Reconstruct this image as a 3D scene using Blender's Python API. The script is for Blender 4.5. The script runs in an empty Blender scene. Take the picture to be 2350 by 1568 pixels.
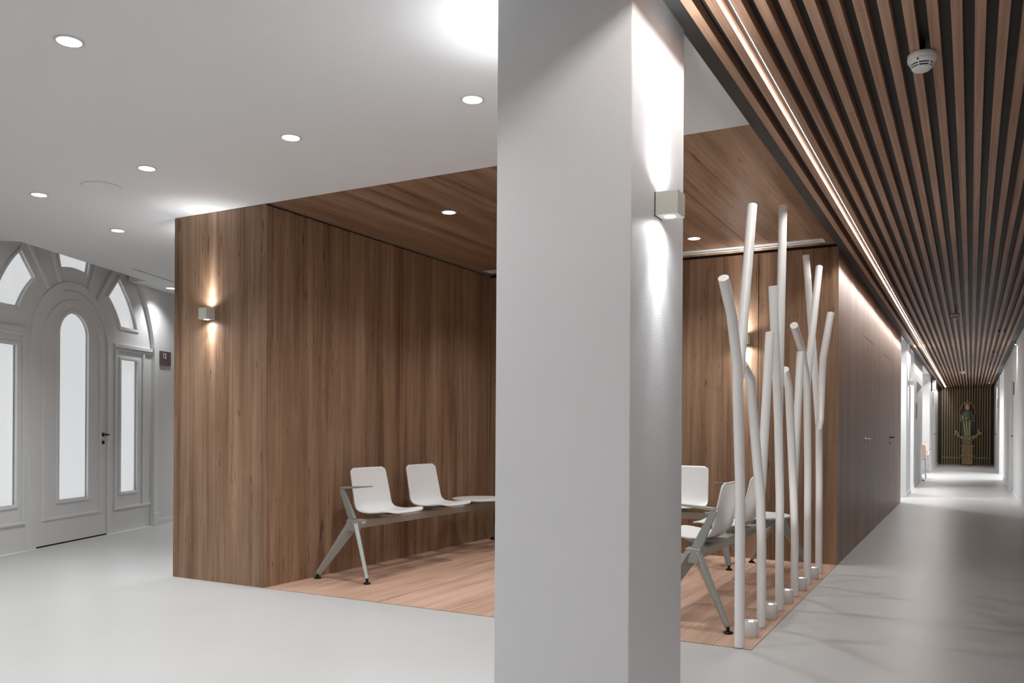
import bpy, bmesh, math, random
from mathutils import Matrix, Vector
random.seed(7)
S = bpy.context.scene
C = S.collection
PI = math.pi

# ------------------------------------------------------------------ camera
F, YAW, ROL, CX, CY, HC = 1947.63, .4961, .0060, 1175.0, 985.03, 1.1     # solved from the photograph (pixels of 2350x1568)
cd = bpy.data.cameras.new('camera'); cam = bpy.data.objects.new('camera', cd); C.objects.link(cam)
cd.sensor_fit = 'HORIZONTAL'; cd.sensor_width = 36.0
cd.lens = F / 2350 * 36.0
cd.shift_x = 0.0
cd.shift_y = (CY - 784) / 2350
cd.clip_start = .05; cd.clip_end = 200
cam.matrix_world = Matrix.Translation((0, 0, HC)) @ Matrix.Rotation(YAW, 4, 'Z') @ Matrix.Rotation(PI/2, 4, 'X') @ Matrix.Rotation(ROL, 4, 'Z')
S.camera = cam
# ------------------------------------------------------------------ world, exposure
w = bpy.data.worlds.new('world'); S.world = w; w.use_nodes = True
w.node_tree.nodes['Background'].inputs[0].default_value = (.9, .95, 1, 1)
w.node_tree.nodes['Background'].inputs[1].default_value = .05
S.view_settings.view_transform = 'Standard'; S.view_settings.look = 'None'
S.view_settings.gamma = 1.0; S.view_settings.use_curve_mapping = False
S.view_settings.exposure = 0.0
# lamp strengths (watts for spots, radiance for glowing faces)
W_DOWN, W_NICHE, W_SCONCE, E_LED, E_DISC, E_PANE = 29.5, 31, 12, 138, 8, .60

def ray(x, y):
    dx, dy = x - CX, y - CY
    cr, sr = math.cos(ROL), math.sin(ROL); c, s = math.cos(YAW), math.sin(YAW)
    X = (dx*cr + dy*sr)/F; Y = (-dx*sr + dy*cr)/F
    return Vector((X*c - s, X*s + c, -Y))
O = Vector((0, 0, HC))
def onz(x, y, z): d = ray(x, y); return O + d*((z-HC)/d.z)
def onx(x, y, X): d = ray(x, y); return O + d*(X/d.x)
def ony(x, y, Y): d = ray(x, y); return O + d*(Y/d.y)

# ------------------------------------------------------------------ materials
def nt(name):
    m = bpy.data.materials.new(name); m.use_nodes = True
    t = m.node_tree; return m, t, t.nodes['Principled BSDF']
def N(t, typ, **kw):
    n = t.nodes.new(typ)
    for k, v in kw.items(): setattr(n, k, v)
    return n
def plain(name, col, rough=.5, metal=0, spec=.5, bump=0, bscale=200, vary=0):
    m, t, b = nt(name)
    b.inputs['Base Color'].default_value = (*col, 1); b.inputs['Roughness'].default_value = rough
    b.inputs['Metallic'].default_value = metal; b.inputs['Specular IOR Level'].default_value = spec
    g = N(t, 'ShaderNodeNewGeometry')
    if bump:
        n = N(t, 'ShaderNodeTexNoise'); n.inputs['Scale'].default_value = bscale; n.inputs['Detail'].default_value = 3
        t.links.new(g.outputs['Position'], n.inputs['Vector'])
        bp = N(t, 'ShaderNodeBump'); bp.inputs['Strength'].default_value = bump; bp.inputs['Distance'].default_value = .002
        t.links.new(n.outputs['Fac'], bp.inputs['Height']); t.links.new(bp.outputs[0], b.inputs['Normal'])
    if vary:
        n = N(t, 'ShaderNodeTexNoise'); n.inputs['Scale'].default_value = 1.3; n.inputs['Detail'].default_value = 4
        t.links.new(g.outputs['Position'], n.inputs['Vector'])
        r = N(t, 'ShaderNodeValToRGB')
        r.color_ramp.elements[0].position = .3; r.color_ramp.elements[1].position = .7
        r.color_ramp.elements[0].color = (*[c*(1-vary) for c in col], 1); r.color_ramp.elements[1].color = (*[min(1, c*(1+vary)) for c in col], 1)
        t.links.new(n.outputs['Fac'], r.inputs[0]); t.links.new(r.outputs[0], b.inputs['Base Color'])
    return m
def emit(name, col, st):
    m, t, b = nt(name)
    b.inputs['Base Color'].default_value = (*col, 1)
    b.inputs['Emission Color'].default_value = (*col, 1); b.inputs['Emission Strength'].default_value = st
    b.inputs['Roughness'].default_value = .4
    return m
def wood(name, axis, cols, rough=.45, across=(9, 55), along=(.35, 1.1), spec=.35, tone=0.0):
    """laminate with grain running along one world axis, broad strips, fine streaks and knots"""
    m, t, b = nt(name)
    g = N(t, 'ShaderNodeNewGeometry')
    def noise(a, l, det, dist=0, off=0):
        mp = N(t, 'ShaderNodeMapping')
        sc = [a, a, a]; sc['xyz'.index(axis)] = l
        mp.inputs['Scale'].default_value = sc; mp.inputs['Location'].default_value = (off, off*1.7, off*.6)
        t.links.new(g.outputs['Position'], mp.inputs['Vector'])
        n = N(t, 'ShaderNodeTexNoise'); n.inputs['Scale'].default_value = 1; n.inputs['Detail'].default_value = det
        n.inputs['Distortion'].default_value = dist; n.inputs['Roughness'].default_value = .55
        t.links.new(mp.outputs[0], n.inputs['Vector']); return n.outputs['Fac']
    A = noise(across[0], along[0], 2, .25); B = noise(across[1], along[1], 4, .4, 5); K = noise(across[0]*.9, 1.6, 3, 1.2, 11)
    def math_(op, a, bb):
        n = N(t, 'ShaderNodeMath', operation=op)
        for i, v in enumerate((a, bb)):
            if isinstance(v, (int, float)): n.inputs[i].default_value = v
            else: t.links.new(v, n.inputs[i])
        return n.outputs[0]
    v = math_('ADD', math_('MULTIPLY', A, .48), math_('ADD', math_('MULTIPLY', B, .37), math_('MULTIPLY', K, .15)))
    if axis != 'y' or across[0] < 10:
        k2 = N(t, 'ShaderNodeMapRange', interpolation_type='SMOOTHSTEP'); k2.inputs['From Min'].default_value = .63; k2.inputs['From Max'].default_value = .74
        t.links.new(noise(across[0]*3.2, 3.4, 2, 1.6, 23), k2.inputs['Value'])
        v = math_('SUBTRACT', v, math_('MULTIPLY', k2.outputs[0], .16))           # knots and short dark flecks
    oi = N(t, 'ShaderNodeObjectInfo')
    v = math_('ADD', v, math_('MULTIPLY', math_('SUBTRACT', oi.outputs['Random'], .5), tone))
    r = N(t, 'ShaderNodeValToRGB'); e = r.color_ramp.elements
    ps = (.33, .45, .55, .67)
    e[0].position = ps[0]; e[1].position = ps[3]
    e.new(ps[1]); e.new(ps[2])
    for el, c in zip(sorted(e, key=lambda q: q.position), cols): el.color = (*c, 1)
    t.links.new(v, r.inputs[0]); t.links.new(r.outputs[0], b.inputs['Base Color'])
    b.inputs['Roughness'].default_value = rough; b.inputs['Specular IOR Level'].default_value = spec
    bp = N(t, 'ShaderNodeBump'); bp.inputs['Strength'].default_value = .12; bp.inputs['Distance'].default_value = .001
    t.links.new(B, bp.inputs['Height']); t.links.new(bp.outputs[0], b.inputs['Normal'])
    return m
def lin(*rgb): return tuple(((c/255)/12.92 if c/255 <= .04045 else ((c/255+.055)/1.055)**2.4) for c in rgb)
WC = [lin(100, 74, 55), lin(131, 102, 79), lin(151, 121, 97), lin(171, 141, 116)]
M = {}
M['wood_v'] = wood('walnut laminate upright grain', 'z', WC)
M['wood_y'] = wood('walnut laminate ceiling grain', 'y', WC, rough=.4)
M['wood_corr'] = wood('brown laminate corridor', 'z', [lin(126, 101, 86), lin(145, 118, 102), lin(157, 131, 114), lin(170, 145, 129)], across=(11, 40), rough=.42)
M['wood_floor'] = wood('wood floor', 'y', [lin(158, 125, 106), lin(184, 149, 128), lin(200, 165, 144), lin(212, 181, 162)], across=(13, 70), along=(.9, 2.2), rough=.45, tone=.10)
M['slat'] = wood('slat oak', 'y', [lin(130, 100, 80), lin(152, 119, 97), lin(168, 134, 111), lin(182, 150, 128)], across=(60, 160), along=(.5, 1.5), rough=.5, tone=.10)
M['slat_z'] = wood('screen oak', 'z', [lin(130, 110, 78), lin(152, 130, 94), lin(166, 143, 106), lin(180, 158, 122)], across=(60, 160), along=(.5, 1.5), rough=.5, tone=.08)
M['white'] = plain('white paint', lin(216, 216, 216), .6, bump=.1, bscale=350)
M['ceil'] = plain('ceiling paint', lin(224, 224, 224), .7)
M['colm'] = plain('column paint', lin(214, 214, 216), .55, bump=.25, bscale=260)
M['floor'] = plain('white resin floor', lin(189, 189, 188), .34, spec=.4, vary=.025)
M['dark'] = plain('black board', lin(44, 43, 42), .55, bump=.05)
M['core'] = plain('dark joint', lin(30, 22, 17), .8)
M['frame'] = plain('grey door paint', lin(222, 223, 223), .5)
M['pane'] = emit('frosted glass', (.96, .98, 1), E_PANE); M['pane'].node_tree.nodes['Principled BSDF'].inputs['Base Color'].default_value = (.3, .3, .3, 1)  # own glow stands in for the light coming through from behind
M['etch'] = emit('etched glass', (.92, .94, .96), E_PANE*.93); M['etch'].node_tree.nodes['Principled BSDF'].inputs['Base Color'].default_value = (.22, .22, .22, 1)  # same stand-in backlight glow, slightly weaker than the pane
M['blackmetal'] = plain('black metal', lin(28, 28, 28), .35, metal=.6)
M['steel'] = plain('brushed steel', lin(190, 190, 190), .3, metal=1)
M['grey'] = plain('grey green lacquer', lin(158, 162, 156), .3, metal=.25)
M['shell'] = plain('white plastic shell', lin(232, 232, 231), .38, spec=.45)
M['tube'] = plain('white tube lacquer', lin(242, 242, 241), .28)
M['sconce'] = plain('greige lacquer', lin(196, 195, 184), .5)
M['glow'] = emit('lamp lens', (1, .97, .92), E_DISC)
M['glowc'] = emit('cool lamp lens', (.95, .98, 1), E_DISC)
M['led'] = emit('led strip', (1, .97, .94), E_LED)
M['acryl'] = plain('frosted acrylic', lin(222, 222, 220), .25)
M['plastic'] = plain('white detector plastic', lin(222, 222, 222), .4)
M['sign'] = plain('brown sign plate', lin(98, 78, 72), .5)
M['print'] = plain('white print', lin(225, 225, 222), .6)
M['pink'] = plain('pink beech shell', lin(226, 196, 186), .45)
M['chrome'] = plain('chrome', lin(200, 200, 205), .15, metal=1)
M['gold'] = plain('gilded leaf', lin(214, 186, 124), .3, metal=.6)
M['robe'] = plain('green bronze', lin(120, 132, 116), .45, metal=.2)
M['greysign'] = plain('grey sign plate', lin(140, 140, 142), .5)

# ------------------------------------------------------------------ mesh helpers
class MB:
    def __init__(s): s.v = []; s.f = []; s.sm = []
    def add(s, vs, fs, smooth=False):
        o = len(s.v); s.v += [tuple(v) for v in vs]; s.f += [tuple(o+i for i in f) for f in fs]; s.sm += [smooth]*len(fs); return s
    def box(s, x0, x1, y0, y1, z0, z1):
        vs = [(x, y, z) for z in (z0, z1) for y in (y0, y1) for x in (x0, x1)]
        return s.add(vs, [(0, 2, 3, 1), (4, 5, 7, 6), (0, 1, 5, 4), (2, 6, 7, 3), (0, 4, 6, 2), (1, 3, 7, 5)])
    def bar(s, a, b, wa, ha, wb=None, hb=None, up=(0, 0, 1)):
        """tapered rectangular bar from a to b"""
        a, b = Vector(a), Vector(b); wb = wa if wb is None else wb; hb = ha if hb is None else hb
        d = (b-a).normalized(); x = d.cross(Vector(up)).normalized(); y = x.cross(d).normalized()
        vs = []
        for p, w_, h_ in ((a, wa, ha), (b, wb, hb)):
            for i, j in ((-1, -1), (1, -1), (1, 1), (-1, 1)): vs.append(p + x*(i*w_/2) + y*(j*h_/2))
        return s.add(vs, [(0, 3, 2, 1), (4, 5, 6, 7), (0, 1, 5, 4), (1, 2, 6, 5), (2, 3, 7, 6), (3, 0, 4, 7)])
    def tube(s, pts, r, n=16, caps=True):
        pts = [Vector(p) for p in pts]; rings = []
        ref = None
        for i, p in enumerate(pts):
            if i == 0: nrm = (pts[1]-p).normalized()
            elif i == len(pts)-1: nrm = (p-pts[i-1]).normalized()
            else: nrm = ((p-pts[i-1]).normalized() + (pts[i+1]-p).normalized()).normalized()
            seg = ((p-pts[i-1]) if i else (pts[1]-p)).normalized()
            if ref is None:
                ref = seg.orthogonal().normalized()
            ref = (ref - seg*ref.dot(seg)).normalized(); bi = seg.cross(ref)
            rr = r[i] if isinstance(r, (list, tuple)) else r
            ring = []
            for k in range(n):
                a = 2*PI*k/n; q = ref*math.cos(a)*rr + bi*math.sin(a)*rr
                q = q - seg*(q.dot(nrm)/seg.dot(nrm))          # mitre
                ring.append(p+q)
            rings.append(ring)
        vs = [v for rg in rings for v in rg]; fs = []
        m = len(rings)
        for i in range(m-1):
            for k in range(n): fs.append((i*n+k, i*n+(k+1) % n, (i+1)*n+(k+1) % n, (i+1)*n+k))
        o = len(s.v); s.add(vs, fs, True)
        if caps is True: s.add(rings[0], [tuple(reversed(range(n)))])
        if caps: s.add(rings[-1], [tuple(range(n))])
        return s
    def lathe(s, prof, n=24, cx=0, cy=0, cz=0, smooth=True):
        vs = []; fs = []
        for r, z in prof:
            for k in range(n): a = 2*PI*k/n; vs.append((cx+r*math.cos(a), cy+r*math.sin(a), cz+z))
        m = len(prof)
        for i in range(m-1):
            for k in range(n): fs.append((i*n+k, i*n+(k+1) % n, (i+1)*n+(k+1) % n, (i+1)*n+k))
        s.add(vs, fs, smooth)
        s.add(vs[:n], [tuple(reversed(range(n)))]); s.add(vs[-n:], [tuple(range(n))]); return s
    def prism(s, loop, axis, a, b):
        """extrude a 2D loop along an axis; loop coords are the other two axes in order"""
        n = len(loop); vs = []
        for t_ in (a, b):
            for p in loop:
                q = list(p); q.insert('xyz'.index(axis), t_); vs.append(q)
        fs = [tuple(reversed(range(n))), tuple(range(n, 2*n))] + [(k, (k+1) % n, n+(k+1) % n, n+k) for k in range(n)]
        return s.add(vs, fs)
    def mesh(s, name):
        me = bpy.data.meshes.new(name); me.from_pydata(s.v, [], s.f)
        me.polygons.foreach_set('use_smooth', s.sm)
        bm = bmesh.new(); bm.from_mesh(me); bmesh.ops.recalc_face_normals(bm, faces=bm.faces); bm.to_mesh(me); bm.free()
        me.update(); return me
def obj(name, mb, mat, parent=None, bevel=0, seg=2):
    me = mb.mesh(name) if isinstance(mb, MB) else mb
    o = bpy.data.objects.new(name, me); C.objects.link(o)
    if mat is not None and not me.materials: me.materials.append(M[mat] if isinstance(mat, str) else mat)
    if parent: o.parent = parent
    if bevel:
        md = o.modifiers.new('bevel', 'BEVEL'); md.width = bevel; md.segments = seg; md.limit_method = 'ANGLE'; md.angle_limit = .7
    return o
def tag(o, label, cat=None, group=None, kind=None):
    o['label'] = label
    if cat: o['category'] = cat
    if group: o['group'] = group
    if kind: o['kind'] = kind
    return o
def thing(name, label, cat, loc=(0, 0, 0), rz=0, group=None, kind=None):
    o = bpy.data.objects.new(name, None); C.objects.link(o); o.empty_display_size = .1
    o.location = loc; o.rotation_euler = (0, 0, rz); return tag(o, label, cat, group, kind)
def struct(name, mb, mat, label, bevel=0):
    return tag(obj(name, mb, mat, None, bevel), label, name.split('_')[0], None, 'structure')
def copy_tree(o, parent=None):
    c = o.copy(); C.objects.link(c); c.parent = parent
    for ch in list(o.children): copy_tree(ch, c)
    return c
def fill2d(loops, t0, t1, swap=True):
    """flat plate with holes: loops of (s,z); thickness along local y from t0 to t1"""
    cu = bpy.data.curves.new('tmp', 'CURVE'); cu.dimensions = '2D'; cu.fill_mode = 'BOTH'; cu.extrude = (t1-t0)/2
    for lp in loops:
        sp = cu.splines.new('POLY'); sp.points.add(len(lp)-1); sp.use_cyclic_u = True
        for p, q in zip(sp.points, lp): p.co = (q[0], q[1], 0, 1)
    o = bpy.data.objects.new('tmp', cu); C.objects.link(o)
    dg = bpy.context.evaluated_depsgraph_get(); me = bpy.data.meshes.new_from_object(o.evaluated_get(dg))
    bpy.data.objects.remove(o); bpy.data.curves.remove(cu)
    me.materials.clear()
    mid = (t0+t1)/2
    if swap: me.transform(Matrix(((1, 0, 0, 0), (0, 0, 1, mid), (0, 1, 0, 0), (0, 0, 0, 1))))
    else: me.transform(Matrix.Translation((0, 0, mid)))
    bm = bmesh.new(); bm.from_mesh(me); bmesh.ops.remove_doubles(bm, verts=bm.verts, dist=1e-5)
    bmesh.ops.recalc_face_normals(bm, faces=bm.faces); bm.to_mesh(me); bm.free()
    for p in me.polygons: p.use_smooth = False
    return me
def spot(name, loc, rot, watt, size, blend, col=(1, 1, 1), soft=.03, parent=None):
    l = bpy.data.lights.new(name, 'SPOT'); l.energy = watt; l.spot_size = math.radians(size); l.spot_blend = blend
    l.color = col; l.shadow_soft_size = soft
    o = bpy.data.objects.new(name, l); C.objects.link(o); o.location = loc; o.rotation_euler = rot
    if parent: o.parent = parent
    return o
UP = (PI, 0, 0); DN = (0, 0, 0)

# ------------------------------------------------------------------ key dimensions
ZC = 2.636                      # white ceiling and wood ceiling
XA, XB, XD = -5.163, -4.248, -.962
YB, YC, YE = 4.308, 7.381, 14.44
XR = .65                        # right corridor wall
YEND = 31.9
ZB, ZS = 2.60, 2.556            # black board, slat undersides
XK0, XK1 = -1.448, -.955        # column
YK0, YK1 = 2.553, 3.106

# ================================================================== SETTING
struct('floor', MB().box(-11, 4, -4.3, YEND+.4, -.08, 0), 'floor', 'smooth pale grey resin floor of the lobby and corridor')

# wood inlay of the niche, board by board
fn = struct('floor_niche', MB().box(XB, XD, YB, YC, 0, .001), 'core', 'warm wooden floor under the waiting benches')
nb = 17; bw = (XD-XB)/nb
for i in range(nb):
    y = YB; first = True
    while y < YC-.01:
        L = random.uniform(.35, 1.2) if first else 1.22
        first = False
        y1 = min(YC, y+L)
        if YC-y1 < .15: y1 = YC
        obj('plank', MB().box(XB+i*bw+.0004, XB+(i+1)*bw-.0004, y+.0004, y1-.0004, .001, .003), 'wood_floor', fn); y = y1

# door wall: plane solved from the door's threshold
P1 = Vector((-7.385, 4.746, 0)); DW = math.atan2(.936, -.353)
dv = Vector((math.cos(DW), math.sin(DW), 0)); nv = Vector((math.sin(DW), -math.cos(DW), 0))   # nv points into the room
def WP(s, n=0, z=0): return P1 + dv*s + nv*n + Vector((0, 0, z))
SC, ZA, RA = .44, 1.80, 1.43
def arch(R, half, zc, z0, n=40):
    """door-shaped loop: straight sides and a round head"""
    a0 = math.acos(min(1, half/R))
    pts = [(SC-half, z0), (SC+half, z0)]
    for k in range(n+1):
        a = a0 + (PI-2*a0)*k/n; pts.append((SC+R*math.cos(a), zc+R*math.sin(a)))
    return pts
wl = tag(obj('wall_left', fill2d([[(-9.6, 0), (SC-1.42, 0)] + list(reversed(arch(RA, 1.42, ZA, 0)[2:])) + [(SC+1.42, 0), (6.2, 0), (6.2, 3.4), (-9.6, 3.4)]], 0, .25), 'white'),
         'white wall around the grey arched entrance', 'wall', None, 'structure')
wl.location = P1; wl.rotation_euler = (0, 0, DW)

# white lobby ceiling, notched in front of the arched entrance
def xy(v): return (v.x, v.y)
ce = [(XK1, -4.2), (XK1, YB), (XA, YB), (XA, 10.2), xy(WP(5.82)), xy(WP(1.30)), xy(WP(1.30, .20)), xy(WP(-.60, .22)), xy(WP(-.68)), xy(WP(-9.5))]
tag(obj('ceiling', fill2d([ce], ZC, 3.4, swap=False), 'ceil'), 'white plaster lobby ceiling with recessed downlights', 'ceiling', None, 'structure')
rc = fill2d([[(-1.2, -.3), (2.0, -.3), (2.0, .3), (-1.2, .3)]], 3.40, 3.45, swap=False)
o = struct('ceiling_recess', rc, 'ceil', 'plaster cover above the notch before the arched entrance'); o.location = P1; o.rotation_euler = (0, 0, DW)

# walls out of view that close the lobby
struct('wall_back', MB().box(-6, XR+.2, -4.3, -4.1, 0, 3.4), 'white', 'white wall closing the lobby behind')
struct('wall_passage', MB().box(-10.2, XA, 10, 10.2, 0, 3.4), 'white', 'white wall at the end of the passage beside the wooden partition')

# wood clad partition on the left of the niche
wp = struct('wall_partition', MB().box(XA+.012, XB-.012, YB+.012, 10, 0, ZC-.001), 'core', 'brown wood clad partition with a wall light on its end')
obj('panel', MB().box(XA, XB-.0125, YB, YB+.012, 0, ZC-.002), 'wood_v', wp)
for a, b in ((YB+.0005, 5.838), (5.844, YC-.002)):
    obj('panel', MB().box(XB-.012, XB, a, b, .002, ZC-.012), 'wood_v', wp)
for a, b in ((YB+.013, 6.2), (6.203, 8.1), (8.103, 10)):
    obj('panel', MB().box(XA, XA+.012, a, b, 0, ZC-.002), 'wood_v', wp)

# back wall of the niche and flank along the corridor
wn = struct('wall_niche', MB().box(XB-.01, XD-.012, YC+.012, YE-.012, 0, ZC+.04), 'core', 'brown wood clad back wall of the waiting niche')
for a, b in ((XB, -2.929), (-2.925, -1.6085), (-1.6035, XD-.001)):
    obj('panel', MB().box(a, b, YC, YC+.012, .003, ZC-.022), 'wood_v', wn)
wc = struct('wall_corridor', MB().box(XD-.011, XD-.008, YC+.001, YE, 0, ZB+.06), 'core', 'brown wood clad corridor wall with two flush doors')
def cp(a, b, z0, z1, g=.001): obj('panel', MB().box(XD-.008, XD, a+g, b-g, z0+(g if z0 else .001), z1-.001), 'wood_corr', wc)
D1, D2 = (9.31, 10.26), (11.50, 12.54)
def strips(a, b, z0, z1):
    n = max(1, round((b-a)/.65)); st = (b-a)/n
    for k in range(n): cp(a+k*st, a+(k+1)*st, z0, z1)
strips(YC, D1[0], 0, ZB); strips(D1[1], D2[0], 0, ZB); strips(D2[1], YE, 0, ZB)
cp(*D1, 2.065, ZB, .003); cp(*D2, 2.065, ZB, .003)
obj('panel', MB().box(XB, XD, YE-.012, YE, 0, ZB), 'white', wn)

def lever(parent, mat, dirn):
    """lever handle on a plate facing +x at the local origin"""
    h = obj('handle', MB().lathe([(.024, 0), (.024, .006)], 16).tube([(0, 0, 0), (0, 0, .05)], .008, 10), mat, parent)
    h.rotation_euler = (0, PI/2, 0)
    lv = obj('lever', MB().tube([(0, 0, .045), (0, dirn*.02, .05), (0, dirn*.125, .05)], .009, 10), mat, h)
    return h
for i, ((a, b), hy, mt) in enumerate(((D1, 9.40, 'steel'), (D2, 12.46, 'blackmetal'))):
    d = thing('door_%d' % (i+2), ['flush brown wood door with a steel lever in the corridor wall', 'flush brown wood door with a dark lever in the corridor wall'][i], 'door', (XD, (a+b)/2, 0), 0, None, 'structure')
    obj('leaf', MB().box(-.008, .0, -(b-a)/2+.004, (b-a)/2-.004, .008, 2.061), 'wood_corr', d)
    h = lever(d, mt, 1 if i == 0 else -1); h.location = (0, hy-(a+b)/2, 1.02)
    k = obj('keyhole', MB().lathe([(.02, 0), (.02, .007)], 14), mt, d); k.rotation_euler = (0, PI/2, 0); k.location = (0, hy-(a+b)/2, .94)

# wood ceiling of the niche: panels running front to back
cn = struct('ceiling_niche', MB().box(XB-.02, XK1, YB, YC+.05, ZC+.012, ZC+.05), 'core', 'brown wood panelled ceiling of the waiting niche')
sm = [XB+.004, -3.586, -2.928, -2.280, -1.628, XD-.001]
for a, b in zip(sm[:-1], sm[1:]):
    obj('panel', MB().box(a+.0025, b-.0025, YB, 7.115, ZC, ZC+.012), 'wood_y', cn)
    obj('panel', MB().box(a+.0025, b-.0025, 7.265, YC-.004, ZC, ZC+.012), 'wood_y', cn)
# the two end pieces beside the diffuser slot
obj('panel', MB().box(XB+.004, -4.185, 7.1155, 7.2645, ZC, ZC+.012), 'wood_y', cn)
obj('panel', MB().box(-1.045, XD-.001, 7.1155, 7.2645, ZC, ZC+.012), 'wood_y', cn)

# column
struct('column', MB().box(XK0, XK1, YK0, YK1, 0, ZC), 'colm', 'square white plaster column between lobby and corridor', .004)

# corridor ceiling: black board with wood slats
cc = struct('ceiling_corridor', MB().box(XD-.001, XR+.02, -4.1, YEND+.02, ZB, ZB+.1), 'dark', 'black corridor ceiling with brown wood slats')
X0S, PS, WS, NS = -.8751, .0732, .0349, 20
segs = []
for i in range(NS):
    off = [0, 1.2, .5, 1.7, .9, 2.2][i % 6] if i < 8 else [0, .05][i % 2]*0
    y = -4.1; cuts = [-4.1]; yy = 1.95 + (off if i % 3 else 0)
    while yy < YEND-.6: cuts.append(yy); yy += 2.72
    cuts.append(YEND-.03); segs.append(cuts)
    x = X0S+i*PS
    for a, b in zip(cuts[:-1], cuts[1:]):
        if b-a < .05: continue
        obj('slat', MB().box(x, x+WS, a+.0012, b-.0012, ZS+random.uniform(-.0006, .0006), ZB), 'slat', cc)
for k, (px, py) in enumerate([(2290, 763.5), (2303, 763), (2277.5, 810.5), (2287, 810), (2269.5, 838), (2278, 838)]):   # small black holders between the slats
    p = onz(px, py, ZS); obj('clip', MB().box(-.018, .018, -.06, .06, -.004, .044), 'blackmetal', cc).location = (p.x, p.y, ZS+.002)

# right corridor wall with a doorway and a lit side recess
wr = struct('wall_right', MB().box(XR, XR+.15, -4.1, 17.35, 0, ZB+.1).box(XR, XR+.15, 17.35, 18.35, 2.1, ZB+.1).box(XR, XR+.15, 18.35, 22.45, 0, ZB+.1)
            .box(XR, XR+1.9, 25.7, 25.85, 0, ZB+.1).box(XR, XR+.15, 25.85, YEND, 0, ZB+.1).box(XR+.15, XR+1.9, 22.3, 22.45, 0, ZB+.1).box(XR+1.75, XR+1.9, 22.45, 25.7, 0, ZB+.1), 'white', 'white right hand corridor wall')
struct('ceiling_side', MB().box(XR, XR+1.9, 22.3, 25.85, ZB+.1, ZB+.15), 'ceil', 'white ceiling of the recess on the right')
struct('baseboard_right', MB().box(XR-.012, XR, 6, 17.3, 0, .06).box(XR-.012, XR, 18.4, 22.45, 0, .06).box(XR-.012, XR, 25.85, YEND-.05, 0, .06), 'white', 'low white skirting along the right corridor wall')
dr = thing('door_4', 'white door set back in the right corridor wall', 'door', (XR, 17.85, 0), 0, None, 'structure')
obj('jamb', MB().box(0, .15, -.5, -.46, 0, 2.1).box(0, .15, .46, .5, 0, 2.1).box(0, .15, -.46, .46, 2.06, 2.1), 'white', dr)
obj('leaf', MB().box(.05, .09, -.458, .458, .006, 2.056), 'frame', dr)
h = lever(dr, 'blackmetal', -1); h.rotation_euler = (0, -PI/2, 0); h.location = (.05, .40, 1.03)
dr2 = thing('door_5', 'white door near the wooden screen on the right', 'door', (XR, 28.4, 0), 0, None, 'structure')
obj('leaf', MB().box(-.004, .0, -.45, .45, .006, 2.05), 'frame', dr2)
h = lever(dr2, 'blackmetal', -1); h.rotation_euler = (0, -PI/2, 0); h.location = (-.004, .38, 1.03)

# far left side: open lobbies, a partition block and the last room
wf = struct('wall_far', MB().box(-3.4, -3.25, YE, 18.25, 0, ZC).box(-3.4, -.985, 18.25, 21.5, 0, ZC).box(-3.4, -3.25, 21.5, 25.3, 0, ZC).box(-3.4, -.985, 25.3, YEND, 0, ZC), 'white', 'white rooms and partitions along the far left of the corridor')
struct('ceiling_far', MB().box(-3.4, XK1, YE, YEND, ZC, ZC+.05), 'ceil', 'white ceiling of the far left lobbies')
struct('trim_1', MB().box(XK1-.001, XK1+.004, YE, YEND-.1, ZB-.02, ZC), 'greysign', 'grey edge of the slatted ceiling beyond the wood wall')
struct('column_far', MB().box(-1.28, -.955, 15.6, 16.7, 0, ZC), 'colm', 'white column with a wall light farther down the corridor')
struct('baseboard_left', MB().box(-.985, -.973, 18.25, 21.5, 0, .07).box(-1.3, -.943, 15.588, 16.712, 0, .07).box(-3.2, -.973, 25.288, 25.3, 0, .07).box(-.985, -.973, 25.3, YEND-.05, 0, .07), 'white', 'low white skirting on the far left walls')
d6 = thing('door_6', 'white door in the last room on the left before the wooden screen', 'door', (-.985, 28.6, 0), 0, None, 'structure')
obj('leaf', MB().box(0, .006, -.45, .45, .006, 2.05), 'frame', d6)
h = lever(d6, 'blackmetal', 1); h.location = (.006, -.38, 1.03)
d7 = thing('door_7', 'white door in the partition with the triangular sign', 'door', (-.985, 19.9, 0), 0, None, 'structure')
obj('leaf', MB().box(0, .006, -.48, .48, .006, 2.05), 'white', d7)

# end wall: dark panels and a screen of upright slats in line with the ceiling slats
we = struct('wall_end', MB().box(-.985, XR+.1, YEND, YEND+.2, 0, ZB+.1), 'dark', 'dark end wall of the corridor behind a screen of upright wood slats')
for i in range(NS):
    x = X0S+i*PS
    obj('slat', MB().box(x, x+WS, YEND-.045, YEND, .02, ZS), 'slat_z', we)
obj('rail', MB().box(X0S, X0S+19*PS+WS, YEND-.03, YEND, .22, .26), 'slat_z', we)
struct('baseboard_end', MB().box(-.98, XR, YEND-.06, YEND-.001, 0, .018), 'greysign', 'metal sill below the wooden screen')

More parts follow.
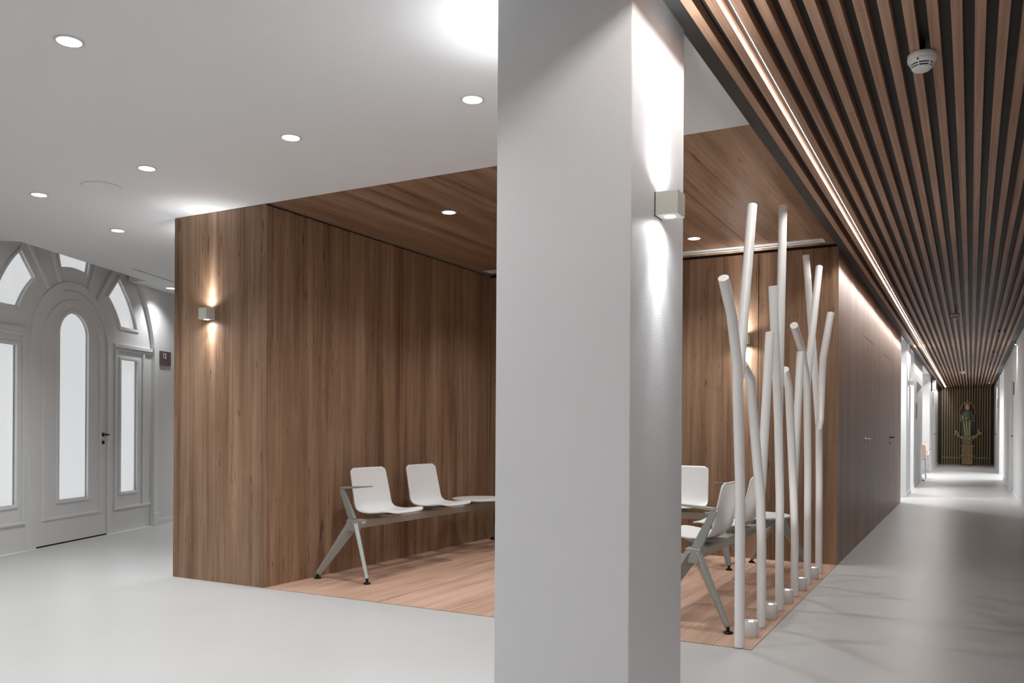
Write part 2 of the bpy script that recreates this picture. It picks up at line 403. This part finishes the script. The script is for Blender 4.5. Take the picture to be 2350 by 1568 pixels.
# ------------------------------------------------------------------ grey arched entrance with frosted panes
door = thing('door_1', 'grey arched entrance with frosted panes and a round headed door', 'door', P1, DW, None, 'structure')
def rect(s0, s1, z0, z1, i=0): return [(s0+i, z0+i), (s1-i, z0+i), (s1-i, z1-i), (s0+i, z1-i)]
def mirror(lp): return [(2*SC-s, z) for s, z in lp]
def sect(r0, r1, a_top, zb, i=0, n=14):
    """quarter light: between two radii, from a radial edge down to a level edge"""
    r0, r1, zb = r0+i, r1-i, zb+i
    a_t0 = math.radians(a_top) - i/r0; a_t1 = math.radians(a_top) - i/r1
    b0, b1 = math.asin((zb-ZA)/r0), math.asin((zb-ZA)/r1)
    pts = [(SC+r1*math.cos(b1+(a_t1-b1)*k/n), ZA+r1*math.sin(b1+(a_t1-b1)*k/n)) for k in range(n+1)]
    pts += [(SC+r0*math.cos(a_t0+(b0-a_t0)*k/n), ZA+r0*math.sin(a_t0+(b0-a_t0)*k/n)) for k in range(n+1)]
    return pts
def topl(r0, r1, half, i=0, n=14):
    r0, r1 = r0+i, r1-i; h0, h1 = math.radians(half)-i/r0, math.radians(half)-i/r1
    return [(SC+r1*math.sin(-h1+2*h1*k/n), ZA+r1*math.cos(-h1+2*h1*k/n)) for k in range(n+1)] + \
           [(SC+r0*math.sin(h0-2*h0*k/n), ZA+r0*math.cos(h0-2*h0*k/n)) for k in range(n+1)]
def head(half, zc, z0, n=28):
    return [(SC-half, z0), (SC+half, z0)] + [(SC+half*math.cos(PI*k/n), zc+half*math.sin(PI*k/n)) for k in range(n+1)]
SH = .52
def pane_shapes(i):
    r_ = rect(1.208, 1.505, .412, 1.806, i); u = sect(.83, 1.106, 49.2, 2.147, i)
    return [r_, mirror(r_), u, mirror(u), topl(.815, 1.106, 14, i)]
obj('frame', fill2d([arch(RA-.002, 1.418, ZA, 0)] + [head(SH+.004, 1.875, -.001)[2:] + [(SC-SH-.004, .0005), (SC+SH+.004, .0005)]] + pane_shapes(0), .03, .10), 'frame', door)
obj('casing', fill2d([arch(RA-.003, 1.417, ZA, 0) , [(SC+1.34, .0005)] + arch(RA-.085, 1.34, ZA, .0005)[2:] + [(SC-1.34, .0005)]], -.012, .03), 'frame', door, .006)
obj('casing', fill2d([head(.60, 1.875, 0), [(SC+.525, .0005)] + head(.525, 1.875, .0005)[2:] + [(SC-.525, .0005)]], .012, .03), 'frame', door, .005)
for sg in (1, -1):
    q = (lambda v: v) if sg > 0 else (lambda v: 2*SC-v)
    obj('moulding', MB().box(min(q(1.09), q(1.77)), max(q(1.09), q(1.77)), .004, .03, 1.925, 1.965).box(min(q(1.09), q(1.77)), max(q(1.09), q(1.77)), .014, .03, 1.895, 1.925), 'frame', door, .004)
    obj('moulding', MB().box(min(q(1.09), q(1.76)), max(q(1.09), q(1.76)), .012, .03, .235, .262), 'frame', door, .005)
    obj('plinth', MB().box(min(q(1.77), q(1.885)), max(q(1.77), q(1.885)), -.022, .03, 0, .145), 'frame', door, .004)
    for a in (55, 70):
        ca, sa = math.cos(math.radians(a)), math.sin(math.radians(a))
        A_, B_ = (SC+sg*.63*ca, ZA+.05+.63*sa), (SC+sg*1.34*ca, ZA+1.34*sa)
        obj('moulding', MB().bar((A_[0], .018, A_[1]), (B_[0], .018, B_[1]), .045, .028, up=(0, 1, 0)), 'frame', door, .006)
    obj('stile', MB().box(min(q(1.10), q(1.135)), max(q(1.10), q(1.135)), .014, .03, .262, 1.895), 'frame', door, .005)
    obj('stile', MB().box(min(q(1.60), q(1.635)), max(q(1.60), q(1.635)), .014, .03, .262, 1.895), 'frame', door, .005)
def fleuron(parent, s0, z0, hgt, sc, y):
    m = MB(); n = 5
    m.tube([(s0, y, z0+hgt*k/8) for k in range(9)], .0018, 5)
    for k in range(n):
        z = z0+hgt*(k+.5)/n; w_ = sc*(1-.5*abs(k/(n-1)-.35))
        for sg in (-1, 1):
            pts = [(s0+sg*w_*(.1+.9*math.sin(t*1.9))*(1-.25*t), y, z-.2*sc+sc*.9*t*(1-.45*t*t)) for t in [j/7*1.35 for j in range(8)]]
            m.tube(pts, .0016, 5)
            m.tube([(s0+sg*w_*.35*(1-math.cos(j*.8)), y, z+.3*sc*math.sin(j*.8)) for j in range(8)], .0014, 5)
    obj('etching', m, 'etch', parent)
for k, (lo, li, lr) in enumerate(zip(pane_shapes(0), pane_shapes(-.028), pane_shapes(.0))):
    obj('pane', fill2d([lo], .062, .068), 'pane', door)
    obj('bead', fill2d([li, lr], .018, .06), 'frame', door, .004)
fleuron(door, 2*SC-1.356, .62, 1.08, .085, .0605)
fleuron(door, 1.356, .55, .55, .06, .0605)
fleuron(door, -.37, 2.20, .30, .06, .0605)
slab = obj('leaf', fill2d([head(SH, 1.875, .012), head(.213, 1.968, .411)], .026, .07), 'frame', door)
obj('pane', fill2d([head(.213, 1.968, .411)], .05, .056), 'pane', slab)
obj('bead', fill2d([head(.243, 1.968, .381), head(.213, 1.968, .411)], .014, .05), 'frame', slab, .004)
obj('moulding', fill2d([head(.43, 1.875, .235), head(.405, 1.875, .262)], .016, .028), 'frame', slab, .004)
hm = MB().lathe([(.021, 0), (.021, .006)], 14).tube([(0, 0, 0), (0, 0, .045)], .008, 8)
hd = obj('handle', hm, 'blackmetal', slab); hd.rotation_euler = (PI/2, 0, 0); hd.location = (.905, .026, 1.018)
obj('lever', MB().tube([(.045, 0, .045), (0, 0, .047), (-.075, 0, .045)], [.005, .011, .006], 8), 'blackmetal', hd)
kh = obj('keyhole', MB().lathe([(.019, 0), (.019, .008), (.006, .009)], 14), 'blackmetal', slab); kh.rotation_euler = (PI/2, 0, 0); kh.location = (.905, .026, .94)
obj('threshold', MB().box(SC-SH, SC+SH, .022, .10, 0, .010), 'core', door)
bl = tag(obj('baseboard_entrance', MB().box(1.895, 6, -.012, 0, 0, .06), 'white'), 'low white skirting beside the arched entrance', 'baseboard', None, 'structure'); bl.location = P1; bl.rotation_euler = (0, 0, DW)
sg_ = thing('door_sign', 'square brown door sign reading 12 on the white wall', 'sign', WP(2.003, .0, 1.882), DW)
obj('plate', MB().box(-.111, .111, -.016, -.002, -.078, .078), 'sign', sg_, .002)
tc = bpy.data.curves.new('t', 'FONT'); tc.body = '12'; tc.size = .088; tc.align_x = 'LEFT'; tc.extrude = .0006
to = bpy.data.objects.new('t', tc); C.objects.link(to)
tm = bpy.data.meshes.new_from_object(to.evaluated_get(bpy.context.evaluated_depsgraph_get())); bpy.data.objects.remove(to)
tm.materials.clear(); tm.transform(Matrix.Translation((-.065, -.0168, -.005)) @ Matrix.Rotation(PI/2, 4, 'X') @ Matrix.Scale(.85, 4, (1, 0, 0)))
obj('number', tm, 'print', sg_)

# ================================================================== LAMPS
def downlight_proto():
    t = thing('downlight', 'x', 'downlight', (0, 0, 0), 0, 'recessed downlights')
    obj('trim', MB().lathe([(.047, 0), (.056, -.001), (.056, -.003), (.046, -.0035)], 28), 'plastic', t)
    obj('lens', MB().lathe([(.0455, -.002), (.0455, -.0042)], 28), 'glow', t)
    return t
dl0 = downlight_proto(); dl_first = True
def downlight(p, z, watt, label, size=125, group=None):
    global dl_first
    t = dl0 if dl_first else copy_tree(dl0); dl_first = False
    t.location = (p[0], p[1], z); t['label'] = label
    if group: t['group'] = group
    spot('downlight_lamp', (0, 0, -.012), DN, watt, size, .9, (.965, .985, 1), .04, t)
    return t
LD = [(-3.17, 2.13), (-2.053, 3.386), (-3.173, 3.386), (-4.311, 3.393), (-5.441, 3.45), (-5.881, 4.366), (-7.79, 6.45)]
NM = ['round white ceiling downlight out over the lobby floor, away from the others', 'round ceiling downlight in front of the niche beside the white column',
      'round ceiling downlight in front of the niche, second from the white column', 'round ceiling downlight in front of the wooden partition corner',
      'round ceiling downlight between the partition and the arched entrance', 'round ceiling downlight beside the wooden partition near the entrance',
      'round ceiling downlight close to the wall with the 12 sign']
for p, n_ in zip(LD, NM): downlight(p, ZC, W_DOWN*(.35 if p[0] < -7 else 2.1 if p[0] < -5 else 1), n_)
for p in [(-2.05, 2.13), (-4.31, 2.13), (-2.05, .87), (-3.17, .87), (-4.31, .87), (-2.05, -.9), (-3.2, -.9), (-2.05, -2.6), (-3.2, -2.6), (-6.6, 8.0), (-8.1, 8.4)]:  # lamps added out of view to brighten the lobby and passage
    downlight(p, ZC, W_DOWN*(2.6 if p[1] > 7 else .8), 'unseen round downlight added as fill in the passage beyond the wooden partition' if p[1] > 7 else 'unseen round downlight added as fill in the lobby behind the viewpoint')
downlight((-3.266, 5.074), ZC, W_NICHE, 'round downlight in the wood ceiling above the left bench')
downlight((-1.959, 6.662), ZC, W_NICHE, 'round downlight in the wood ceiling near the air slot at the right')
downlight((-3.266, 6.662), ZC, W_NICHE, 'round downlight in the wood ceiling over the corner table')
downlight((-1.959, 5.074), ZC, W_NICHE, 'round downlight in the wood ceiling behind the column')

def sconce_proto():
    t = thing('wall_light', 'x', 'wall light', (0, 0, 0), 0, 'cube wall lights shining up and down')
    h = .04
    obj('body', MB().box(-h, h, -.083, -.003, -h, h), 'sconce', t, .0012, 1)
    obj('back_plate', MB().box(-h+.002, h-.002, -.003, 0, -h-.001, h+.001), 'blackmetal', t)
    for sg in (1, -1): obj('lens', MB().lathe([(.019, sg*h), (.019, sg*(h+.0015))], 18, 0, -.043), 'glowc', t)
    return t
sc0 = sconce_proto(); sc_first = True
def sconce(p, rz, label, watt=None, col=(.95, .97, 1), group=None):
    """wall light whose back is on the wall; rz=0 means it faces -y"""
    global sc_first
    t = sc0 if sc_first else copy_tree(sc0); sc_first = False
    t.location = p; t.rotation_euler = (0, 0, rz); t['label'] = label
    w_ = watt or W_SCONCE
    for nm, z, r in (('up', .044, UP), ('down', -.044, DN)):
        spot('wall_light_'+nm, (0, -.043, z), r, w_*1.0, 30, 1, col, .018, t)
        spot('wall_light_flood_'+nm, (0, -.043, z), r, w_*1.2, 76, 1, col, .018, t)
        spot('wall_light_spill_'+nm, (0, -.043, z), r, w_*.55, 165, 1, col, .012, t)
    return t
sconce((-4.778, YB, 1.905), 0, 'greige cube wall light on the end of the wooden partition')
sconce((XA, 4.82, 1.905), -PI/2, 'greige cube wall light on the passage side of the wooden partition')
sconce((XK1, 2.815, 1.872), PI/2, 'greige cube wall light on the corridor side of the white column', 5)
sconce((XK0, 2.83, 1.872), -PI/2, 'greige cube wall light on the lobby side of the white column')
sconce((-1.715, YC, 1.88), 0, 'greige cube wall light on the back wall of the niche')
sconce((-.955, 16.05, 1.93), PI/2, 'greige cube wall light on the column farther down the corridor')

_x = X0S+2*PS
led = obj('led_strip', MB().prism([(_x-.0005, ZS+.0180), (_x-.0115, ZS+.0215), (_x-.0113, ZS+.0222), (_x-.0005, ZS+.0187)], 'y', -4, YEND-.3), 'led')
obj('profile', MB().prism([(_x-.0003, ZS+.0188), (_x-.0010, ZS+.0190), (_x-.0110, ZS+.0224), (_x-.0003, ZS+.030)], 'y', -4, YEND-.3), 'plastic', led)
tag(led, 'thin glowing light strip running between the ceiling slats', 'light strip')
# far lobbies
for k, (p, wt) in enumerate([((-1.6, 15.2), 280), ((-1.6, 17.5), 280), ((-1.45, 22.7), 300), ((-1.45, 24.4), 300)]):
    downlight(p, ZC, wt, ['round downlight in the far lobby before the second column', 'round downlight in the far lobby behind the second column', 'round downlight over the pink chairs near the partition', 'round downlight over the pink chairs near the air cassette'][k], 140, 'downlights of the far lobbies')
for k, p in enumerate([(1.35, 23.2), (1.35, 24.9)]): downlight(p, ZB+.1, 280, ['round downlight in the right recess, nearer the right doorway', 'round downlight in the right recess, nearer the wooden screen'][k], 140, 'downlights of the right recess')
def chrome_spot(x, y, label, watt):
    t = thing('spotlight', label, 'spotlight', (x, y, ZS), 0, 'tiny chrome spotlights on the slats')
    spot('spot_lamp', (0, 0, -.036), DN, watt, 130, .9, (1, .98, .96), .012, t)
    obj('body', MB().lathe([(.018, 0), (.022, -.012), (.016, -.03)], 14), 'chrome', t); obj('lens', MB().lathe([(.014, -.0302), (.014, -.032)], 14), 'glowc', t)
q = onz(2330.5, 787, ZS); chrome_spot(q.x, q.y, 'tiny chrome spotlight at the right edge of the slats, before the right doorway', 65)
q = onz(2270.5, 877, ZS); chrome_spot(q.x, q.y, 'tiny chrome spotlight at the right edge of the slats, by the wooden screen', 90)
for y in (-2.6, -.6, 1.3): chrome_spot(.54, y, 'unseen tiny spotlight added as fill on the slats behind the viewpoint', 48)  # out-of-view spotlights added to lift the corridor light

# ================================================================== NICHE FURNITURE
def shell_mesh():
    prof = [(-.150, .795), (-.143, .755), (-.132, .70), (-.120, .64), (-.108, .58), (-.095, .53), (-.075, .492), (-.045, .470), (0, .460), (.06, .458), (.12, .463), (.18, .472), (.23, .475), (.262, .466)]
    # resample along length
    L = [0]
    for a, b in zip(prof[:-1], prof[1:]): L.append(L[-1]+math.hypot(b[0]-a[0], b[1]-a[1]))
    T = L[-1]; nu, nvv = 12, 30; vs = []
    def at(d):
        for i in range(len(L)-1):
            if d <= L[i+1]+1e-9:
                k = (d-L[i])/(L[i+1]-L[i]); return (prof[i][0]*(1-k)+prof[i+1][0]*k, prof[i][1]*(1-k)+prof[i+1][1]*k)
        return prof[-1]
    for j in range(nvv+1):
        t = j/nvv; t = t + .035*math.sin(2*PI*t)*-1 if 0 < j < nvv else t
        d = t*T; y, z = at(d)
        hw = .226 - .010*math.cos(PI*t)*0 - .014*(1-min(1, d/.3))
        e = min(d, T-d); rr = .038 if d < T/2 else .065
        if e < rr: hw -= rr*(1-math.sqrt(max(0, 1-(1-e/rr)**2)))
        for i in range(nu+1):
            u = -1+2*i/nu; x = hw*math.sin(u*PI/2*.98)/math.sin(PI/2*.98)
            f = (x/.226)**2
            dish = .018*f
            blend = max(0, min(1, (d-.22)/.14))      # 0 on the back, 1 on the seat
            vs.append((x, y + dish*(1-blend), z + dish*.5*blend))
    fs = []
    for j in range(nvv):
        for i in range(nu): a = j*(nu+1)+i; fs.append((a, a+1, a+nu+2, a+nu+1))
    m = MB(); m.add(vs, fs, True); return m.mesh('seat_shell')
SHELL = shell_mesh()
def bench(name, label, loc, rz, L, arms, seats, tables):
    """beam bench; local x along the beam, local y is the direction the seats face"""
    t = thing(name, label, 'bench', loc, rz, None)
    obj('beam', MB().prism([(-.034, .425), (.034, .425), (.036, .415), (.022, .362), (-.022, .362), (-.036, .415)], 'x', -L/2, L/2), 'grey', t, .006)
    for sx in (-1, 1):
        fr = obj('end_frame', MB().prism([(-.045, .432), (.045, .432), (.045, .41), (.03, .345), (-.03, .345), (-.045, .41)], 'x', sx*L/2-.035, sx*L/2+.04), 'grey', t, .006)
        for sy in (-1, 1):
            a = Vector((sx*(L/2), sy*.015, .395)); b = Vector((sx*(L/2+.135), sy*.225, .032))
            obj('leg', MB().bar(a, b, .034, .088, .026, .040, up=(sx*.8, sy*.6, 0)), 'grey', fr, .006)
            obj('foot', MB().lathe([(.009, .012), (.009, .034)], 12, b.x, b.y).lathe([(.024, .003), (.026, .007), (.022, .012), (.009, .015)], 18, b.x, b.y), 'blackmetal', fr)
        if sx in arms:
            x = sx*(L/2+.005)
            obj('armrest', MB().bar((x, -.01, .425), (x, -.112, .645), .030, .056, .022, .036, up=(0, 1, .3))
                .bar((x, -.122, .655), (x, .165, .678), .030, .020, .022, .009), 'grey', fr, .006)
    for k, sxp in enumerate(seats):
        st = obj('seat', SHELL, 'shell', t); st.location = (sxp, 0, 0)
        if k == 0 or True:
            md = st.modifiers.new('solid', 'SOLIDIFY'); md.thickness = .011; md.offset = -1
        obj('bracket', MB().prism([(-.12, .452), (.16, .452), (.10, .424), (-.07, .424)], 'x', sxp-.055, sxp+.055), 'grey', t, .004)
    for sxp in tables:
        n = 40; lp = [(sxp+.265*math.cos(2*PI*k/n), .03+.235*math.sin(2*PI*k/n)) for k in range(n)]
        obj('table_top', MB().prism(lp, 'z', .458, .470), 'shell', t, .002)
        obj('bracket', MB().box(sxp-.10, sxp+.10, -.08, .10, .425, .458), 'grey', t, .004)
    return t
bA = bench('beam_bench', 'white beam bench against the left wood wall, two seats and a round table', (-3.955, 6.045, .003), -PI/2, 2.29, (1,), (.825, .115), (-.585,))
obj('sticker', MB().box(1.06, 1.10, .034, .0345, .398, .414), 'print', bA)
bench('beam_bench', 'white beam bench with its back to the white forked stems', (-1.374, 5.865, .003), PI/2, 2.29, (-1,), (-.825, -.115), (.585,))
bench('beam_bench', 'white beam bench against the back wall of the niche', (-2.56, 6.89, .003), PI, 1.52, (-1, 1), (-.42, .30), ())

# linear air diffuser in the wood ceiling
ad = thing('air_diffuser', 'long white slot air diffuser in the wood ceiling along the back wall', 'air diffuser', (-2.615, 7.19, ZC), 0)
obj('frame', MB().box(-1.568, 1.568, -.073, -.045, -.004, .012).box(-1.568, 1.568, .045, .073, -.004, .012).box(-1.568, -1.54, -.045, .045, -.004, .012).box(1.54, 1.568, -.045, .045, -.004, .012), 'plastic', ad, .001, 1)
for yy in (-.028, 0, .028): obj('blade', MB().box(-1.54, 1.54, yy-.012, yy+.012, .004, .009), 'acryl', ad)
sd = thing('air_slot', 'thin dark air slot in the white ceiling beside the partition', 'air slot', onz(378, 640.5, ZC), DW)
obj('slot', MB().box(-.55, .8, -.008, .008, -.0015, 0), 'blackmetal', sd); obj('frame', MB().box(-.6, .85, -.014, -.0085, -.003, 0).box(-.6, .85, .0085, .014, -.003, 0), 'plastic', sd)
cs = thing('ceiling_speaker', 'faint round flush speaker cover in the white ceiling', 'speaker', onz(233, 428, ZC), 0)
obj('ring', MB().lathe([(.118, 0), (.12, -.002), (.112, -.004)], 40), 'ceil', cs); obj('grille', MB().lathe([(.111, -.003), (.111, -.0045)], 40), 'ceil', cs)
obj('indicator', MB().lathe([(.008, -.0045), (.006, -.008)], 10, .07, .0), 'plastic', cs)

# forked white stems with small uplights between them
XS = -1.027
YS = [4.329, 4.835, 5.345, 5.850, 6.350, 6.865]
def px(x, y, i, dx=0): p = onx(x, y, XS+dx); return (p.x, p.y, p.z)
ST = [  # trunk top pixels, then branches (each a list of pixels); all lie in the upright plane of the row
    ([(1692, 880)], [[(1692, 838), (1679, 722), (1660, 638)], [(1696, 860), (1726.5, 471)]],
     'white forked stem on the front corner of the wood floor, one branch bent twice'),
    ([(1745, 1140)], [[(1738, 1065), (1722, 870), (1703, 836)], [(1748, 1110), (1767, 764)]],
     'white forked stem behind the front one, with a short hooked tip'),
    ([(1786.5, 975)], [[(1790, 800), (1797, 472)], [(1785, 940), (1773.5, 657)]],
     'tall straight white forked stem, third from the front corner'),
    ([(1821, 1130)], [[(1817, 1040), (1810, 890), (1801, 848)], [(1823, 1100), (1837, 808)]],
     'white forked stem with a short hooked tip, fourth from the front corner'),
    ([(1852, 890)], [[(1849, 860), (1840, 803), (1822, 747)], [(1855, 850), (1880, 613)]],
     'white forked stem, fifth from the front corner, with a sharply bent short branch'),
    ([(1879.5, 980)], [[(1872, 880), (1849.5, 585)], [(1883, 960), (1889, 822), (1907, 718)]],
     'white forked stem nearest the wood back wall'),
]
for i, (tr, br, lab) in enumerate(ST):
    t = thing('forked_stem', lab, 'decor stem', (XS, YS[i], .003), 0, 'white forked tube stems')
    def loc(p): return (p[0]-XS, p[1]-YS[i], p[2]-.003)
    tp = loc(px(*tr[0], i))
    R = .0255
    obj('trunk', MB().tube([(0, 0, 0), (0, 0, min(.9, tp[2]*.6)), tp], R, 20, False).lathe([(R*math.cos(a), R*math.sin(a)) for a in [-1.5+3*k/10 for k in range(11)]], 20, *tp), 'tube', t)
    for j, b in enumerate(br):
        lean = {(5, 0): -.085, (4, 1): .02, (5, 1): .13}.get((i, j), 0)          # crossing branches pass one behind the other
        pts = [tp] + [loc(px(x, y, i, lean*(k+1)/len(b))) for k, (x, y) in enumerate(b)]
        obj('branch', MB().tube(pts, R*.995, 20, 'end'), 'tube', t)
    obj('base_plate', MB().lathe([(.028, 0), (.028, .002)], 20), 'steel', t)
up0 = None
for i in range(5):
    y = (YS[i]+YS[i+1])/2
    if up0 is None:
        t = up0 = thing('floor_uplight', 'small white cylinder uplight on the wood floor between two forked stems', 'floor light', (XS, y, .003), 0, 'cylinder uplights between the stems')
        obj('body', MB().lathe([(.037, 0), (.0385, .003), (.0385, .082), (.036, .085), (.033, .085), (.032, .079)], 28), 'acryl', t)
        obj('lens', MB().lathe([(.0125, .0795), (.0125, .0825)], 20), 'glow', t); obj('rim', MB().lathe([(.0318, .0791), (.0318, .0795)], 28), 'steel', t)
    else:
        t = copy_tree(up0); t.location = (XS, y, .003)
    t['label'] = ['white cylinder uplight between the front corner stem and the hooked stem', 'white cylinder uplight between the hooked stem and the tall straight stem', 'white cylinder uplight between the tall straight stem and the fourth stem',
                  'white cylinder uplight between the fourth and fifth forked stems', 'white cylinder uplight beside the stem nearest the wood back wall'][i]
    spot('uplight_lamp', (0, 0, .087), UP, 7, 66, 1, (1, .98, .95), .01, t)

# ================================================================== CORRIDOR FITTINGS
def detector(p, label):
    t = thing('smoke_detector', label, 'smoke detector', (p.x, p.y, ZS), 0, 'white smoke detectors hanging from the slats')
    obj('base', MB().lathe([(.046, 0), (.051, -.004), (.052, -.022), (.0495, -.024)], 32), 'plastic', t)
    bd = obj('head', MB().lathe([(.0505, -.024), (.0505, -.029), (.043, -.040), (.041, -.0405)], 32), 'plastic', t)
    obj('slot', MB().lathe([(.0365, -.0405), (.0365, -.0455)], 32), 'blackmetal', bd)
    obj('ring', MB().lathe([(.0395, -.0455), (.0380, -.0485), (.0370, -.0490)], 32), 'plastic', bd)
    obj('slot', MB().lathe([(.0335, -.0490), (.0335, -.0540)], 32), 'blackmetal', bd)
    obj('cap', MB().lathe([(.0365, -.0540), (.0355, -.0575), (.0285, -.0640), (.012, -.065)], 32), 'plastic', bd)
    for k in range(6):
        a = k*PI/3+.3; obj('rib', MB().bar((.042*math.cos(a), .042*math.sin(a), -.040), (.0365*math.cos(a), .0365*math.sin(a), -.0555), .004, .005), 'plastic', bd)
    obj('indicator', MB().lathe([(.003, -.031), (.003, -.0355)], 8, -.012, -.0475), 'blackmetal', bd)
    obj('stem', MB().tube([(0, .0, 0), (0, .0, .044)], .012, 10), 'blackmetal', t)
for p, n_ in (((2115.5, 136), 'white smoke detector on the slats close to the column'), ((2192, 724), 'white smoke detector on the slats past the wood wall doors'), ((2209.5, 854), 'white smoke detector on the slats toward the wooden screen')):
    detector(onz(*p, ZS-.02), n_)

ac = thing('air_cassette', 'white ceiling air conditioning cassette above the pink chairs', 'air conditioner', (-1.5, 24.0, ZC), 0)
obj('panel', MB().box(-.4, .4, -.4, .4, -.03, 0), 'plastic', ac, .008); obj('grille', MB().box(-.24, .24, -.24, .24, -.036, -.03), 'greysign', ac)
for sx, sy in ((1, 0), (-1, 0), (0, 1), (0, -1)):
    obj('vent', MB().box(sx*.32-(.03 if sx else .25), sx*.32+(.03 if sx else .25), sy*.32-(.03 if sy else .25), sy*.32+(.03 if sy else .25), -.034, -.03), 'greysign', ac)
fs = thing('flag_sign', 'grey triangular sign sticking out of the far partition', 'sign', (-.979, 19.2, 2.0), 0)
obj('plate', MB().prism([(0, -.12), (.09, .01), (0, .12)], 'y', -.008, .008), 'greysign', fs); obj('bracket', MB().box(-.006, 0, -.02, .02, -.12, .12), 'greysign', fs)
ps = tag(obj('wall_plaque', MB().box(0, .008, -.10, .10, -.16, .16), 'greysign', None, .002), 'narrow grey plaque on the partition below the triangular sign', 'sign'); ps.location = (-.979, 19.05, 1.52)
pr = tag(obj('wall_plaque', MB().box(-.012, 0, -.09, .09, -.11, .11), 'sign', None, .002), 'brown door plaque on the right corridor wall', 'sign'); pr.location = (XR, 17.15, 1.86)
pr = tag(obj('wall_plaque', MB().box(-.012, 0, -.11, .11, -.12, .12), 'sign', None, .002), 'brown door plaque on the right wall near the wooden screen', 'sign'); pr.location = (XR, 27.6, 1.9)
pr = tag(obj('wall_plaque', MB().box(0, .012, -.11, .11, -.20, .20), 'greysign', None, .002), 'grey door plaque on the last room on the left', 'sign'); pr.location = (-.985, 27.4, 2.05)
fs = thing('door_stop', 'small steel door stop on the floor by the partition', 'door stop', (-.93, 20.9, 0), 0)
obj('post', MB().lathe([(.022, 0), (.022, .03)], 14), 'steel', fs); obj('buffer', MB().lathe([(.026, .012), (.026, .026)], 14), 'blackmetal', fs)
sp = thing('wall_speaker', 'white box speaker high on the wall before the wooden screen', 'speaker', (-.985, 26.2, 2.38), 0)
obj('body', MB().box(0, .12, -.1, .1, -.14, .14), 'plastic', sp, .006); obj('back', MB().box(-.0, .03, -.13, -.1, -.17, .17), 'blackmetal', sp)

def pink_chair(loc, rz, label):
    t = thing('side_chair', label, 'chair', loc, rz, None)
    s_ = obj('seat', SHELL, M['pink'], t)
    me = SHELL.copy(); me.materials.clear(); me.materials.append(M['pink']); s_.data = me
    md = s_.modifiers.new('solid', 'SOLIDIFY'); md.thickness = .012; md.offset = -1
    for sx in (-1, 1):
        for sy in (-1, 1):
            obj('leg', MB().tube([(sx*.16, sy*.12, .45), (sx*.2, sy*.12, .435), (sx*.215, sy*.2, .0)], .011, 10), 'chrome', t)
        obj('armrest', MB().tube([(sx*.2, .1, .435), (sx*.235, .1, .5), (sx*.235, .08, .62), (sx*.235, -.12, .64)], .011, 10), 'chrome', t)
    obj('stretcher', MB().tube([(-.212, .18, .1), (.212, .18, .1)], .008, 8), 'chrome', t)
pink_chair((-1.15, 22.1, 0), 0, 'pink shell side chair with chrome legs by the partition corner')
pink_chair((-1.20, 25.02, 0), PI, 'pink shell side chair with chrome legs against the white end wall')

# draped figure on a pedestal before the screen
st = thing('statue', 'green and gold draped figure on a pedestal before the wooden screen', 'statue', (-.115, YEND-.16, 0), 0)
obj('pedestal', MB().box(-.16, .16, -.08, .08, .02, .62).box(-.2, .2, -.1, .1, .28, .32).box(-.19, .19, -.1, .1, .6, .66).box(-.13, .13, -.07, .07, .66, .85).box(-.17, .17, -.09, .09, .8, .84), 'slat_z', st, .006)
bd = MB(); n = 24; vs = []; prof = [(.21, .86), (.19, .95), (.18, 1.1), (.195, 1.3), (.215, 1.45), (.22, 1.58), (.19, 1.70), (.12, 1.78), (.07, 1.81), (.06, 1.835)]
for r, z in prof:
    for k in range(n):
        a = 2*PI*k/n; q = r*.80*(1+.26*math.sin(9*a+z*3)*(1 if z < 1.65 else .25)); vs.append((q*math.cos(a), q*.42*math.sin(a), z))
fcs = [(i*n+k, i*n+(k+1) % n, (i+1)*n+(k+1) % n, (i+1)*n+k) for i in range(len(prof)-1) for k in range(n)]
bd.add(vs, fcs, True); bd.add(vs[-n:], [tuple(range(n))]); obj('figure', bd, 'robe', st)
obj('head', MB().lathe([(.03, 1.82), (.055, 1.86), (.065, 1.90), (.06, 1.95), (.035, 1.985)], 16), 'pink', st)
obj('crown', MB().lathe([(.058, 1.965), (.075, 2.03), (.05, 2.035)], 10), 'gold', st)
for k in range(3): obj('sash', MB().bar((-.14+.1*k, -.10, 1.62-.05*k), (-.05+.05*k, -.10, .98), .030, .02, .02, .02, up=(0, 1, 0)), 'gold', st)
for sx in (-1, 1): obj('arm', MB().tube([(sx*.16, -.03, 1.66), (sx*.19, -.09, 1.46), (sx*.03, -.14, 1.50)], [.045, .042, .026], 10), 'robe', st)
lf = MB()
for k in range(22):
    a = PI*(1.08+.84*k/21); x, z = .33*math.cos(a), 1.16+.30*math.sin(a)
    lf.lathe([(.004, -.04), (.034, 0), (.004, .045)], 6, x*(1+.12*(k % 3)), -.06+.02*(k % 2), z+.05*(k % 2))
obj('garland', lf, 'gold', st)
hl = MB()
for k in range(15):
    a = PI*k/14; hl.lathe([(.003, -.03), (.024, 0), (.003, .035)], 5, .225*math.cos(a), .01, 1.72+.36*math.sin(a))
hl.lathe([(.004, 0), (.02, .05), (.004, .12)], 6, 0, 0, 2.06); obj('halo', hl, 'gold', st)
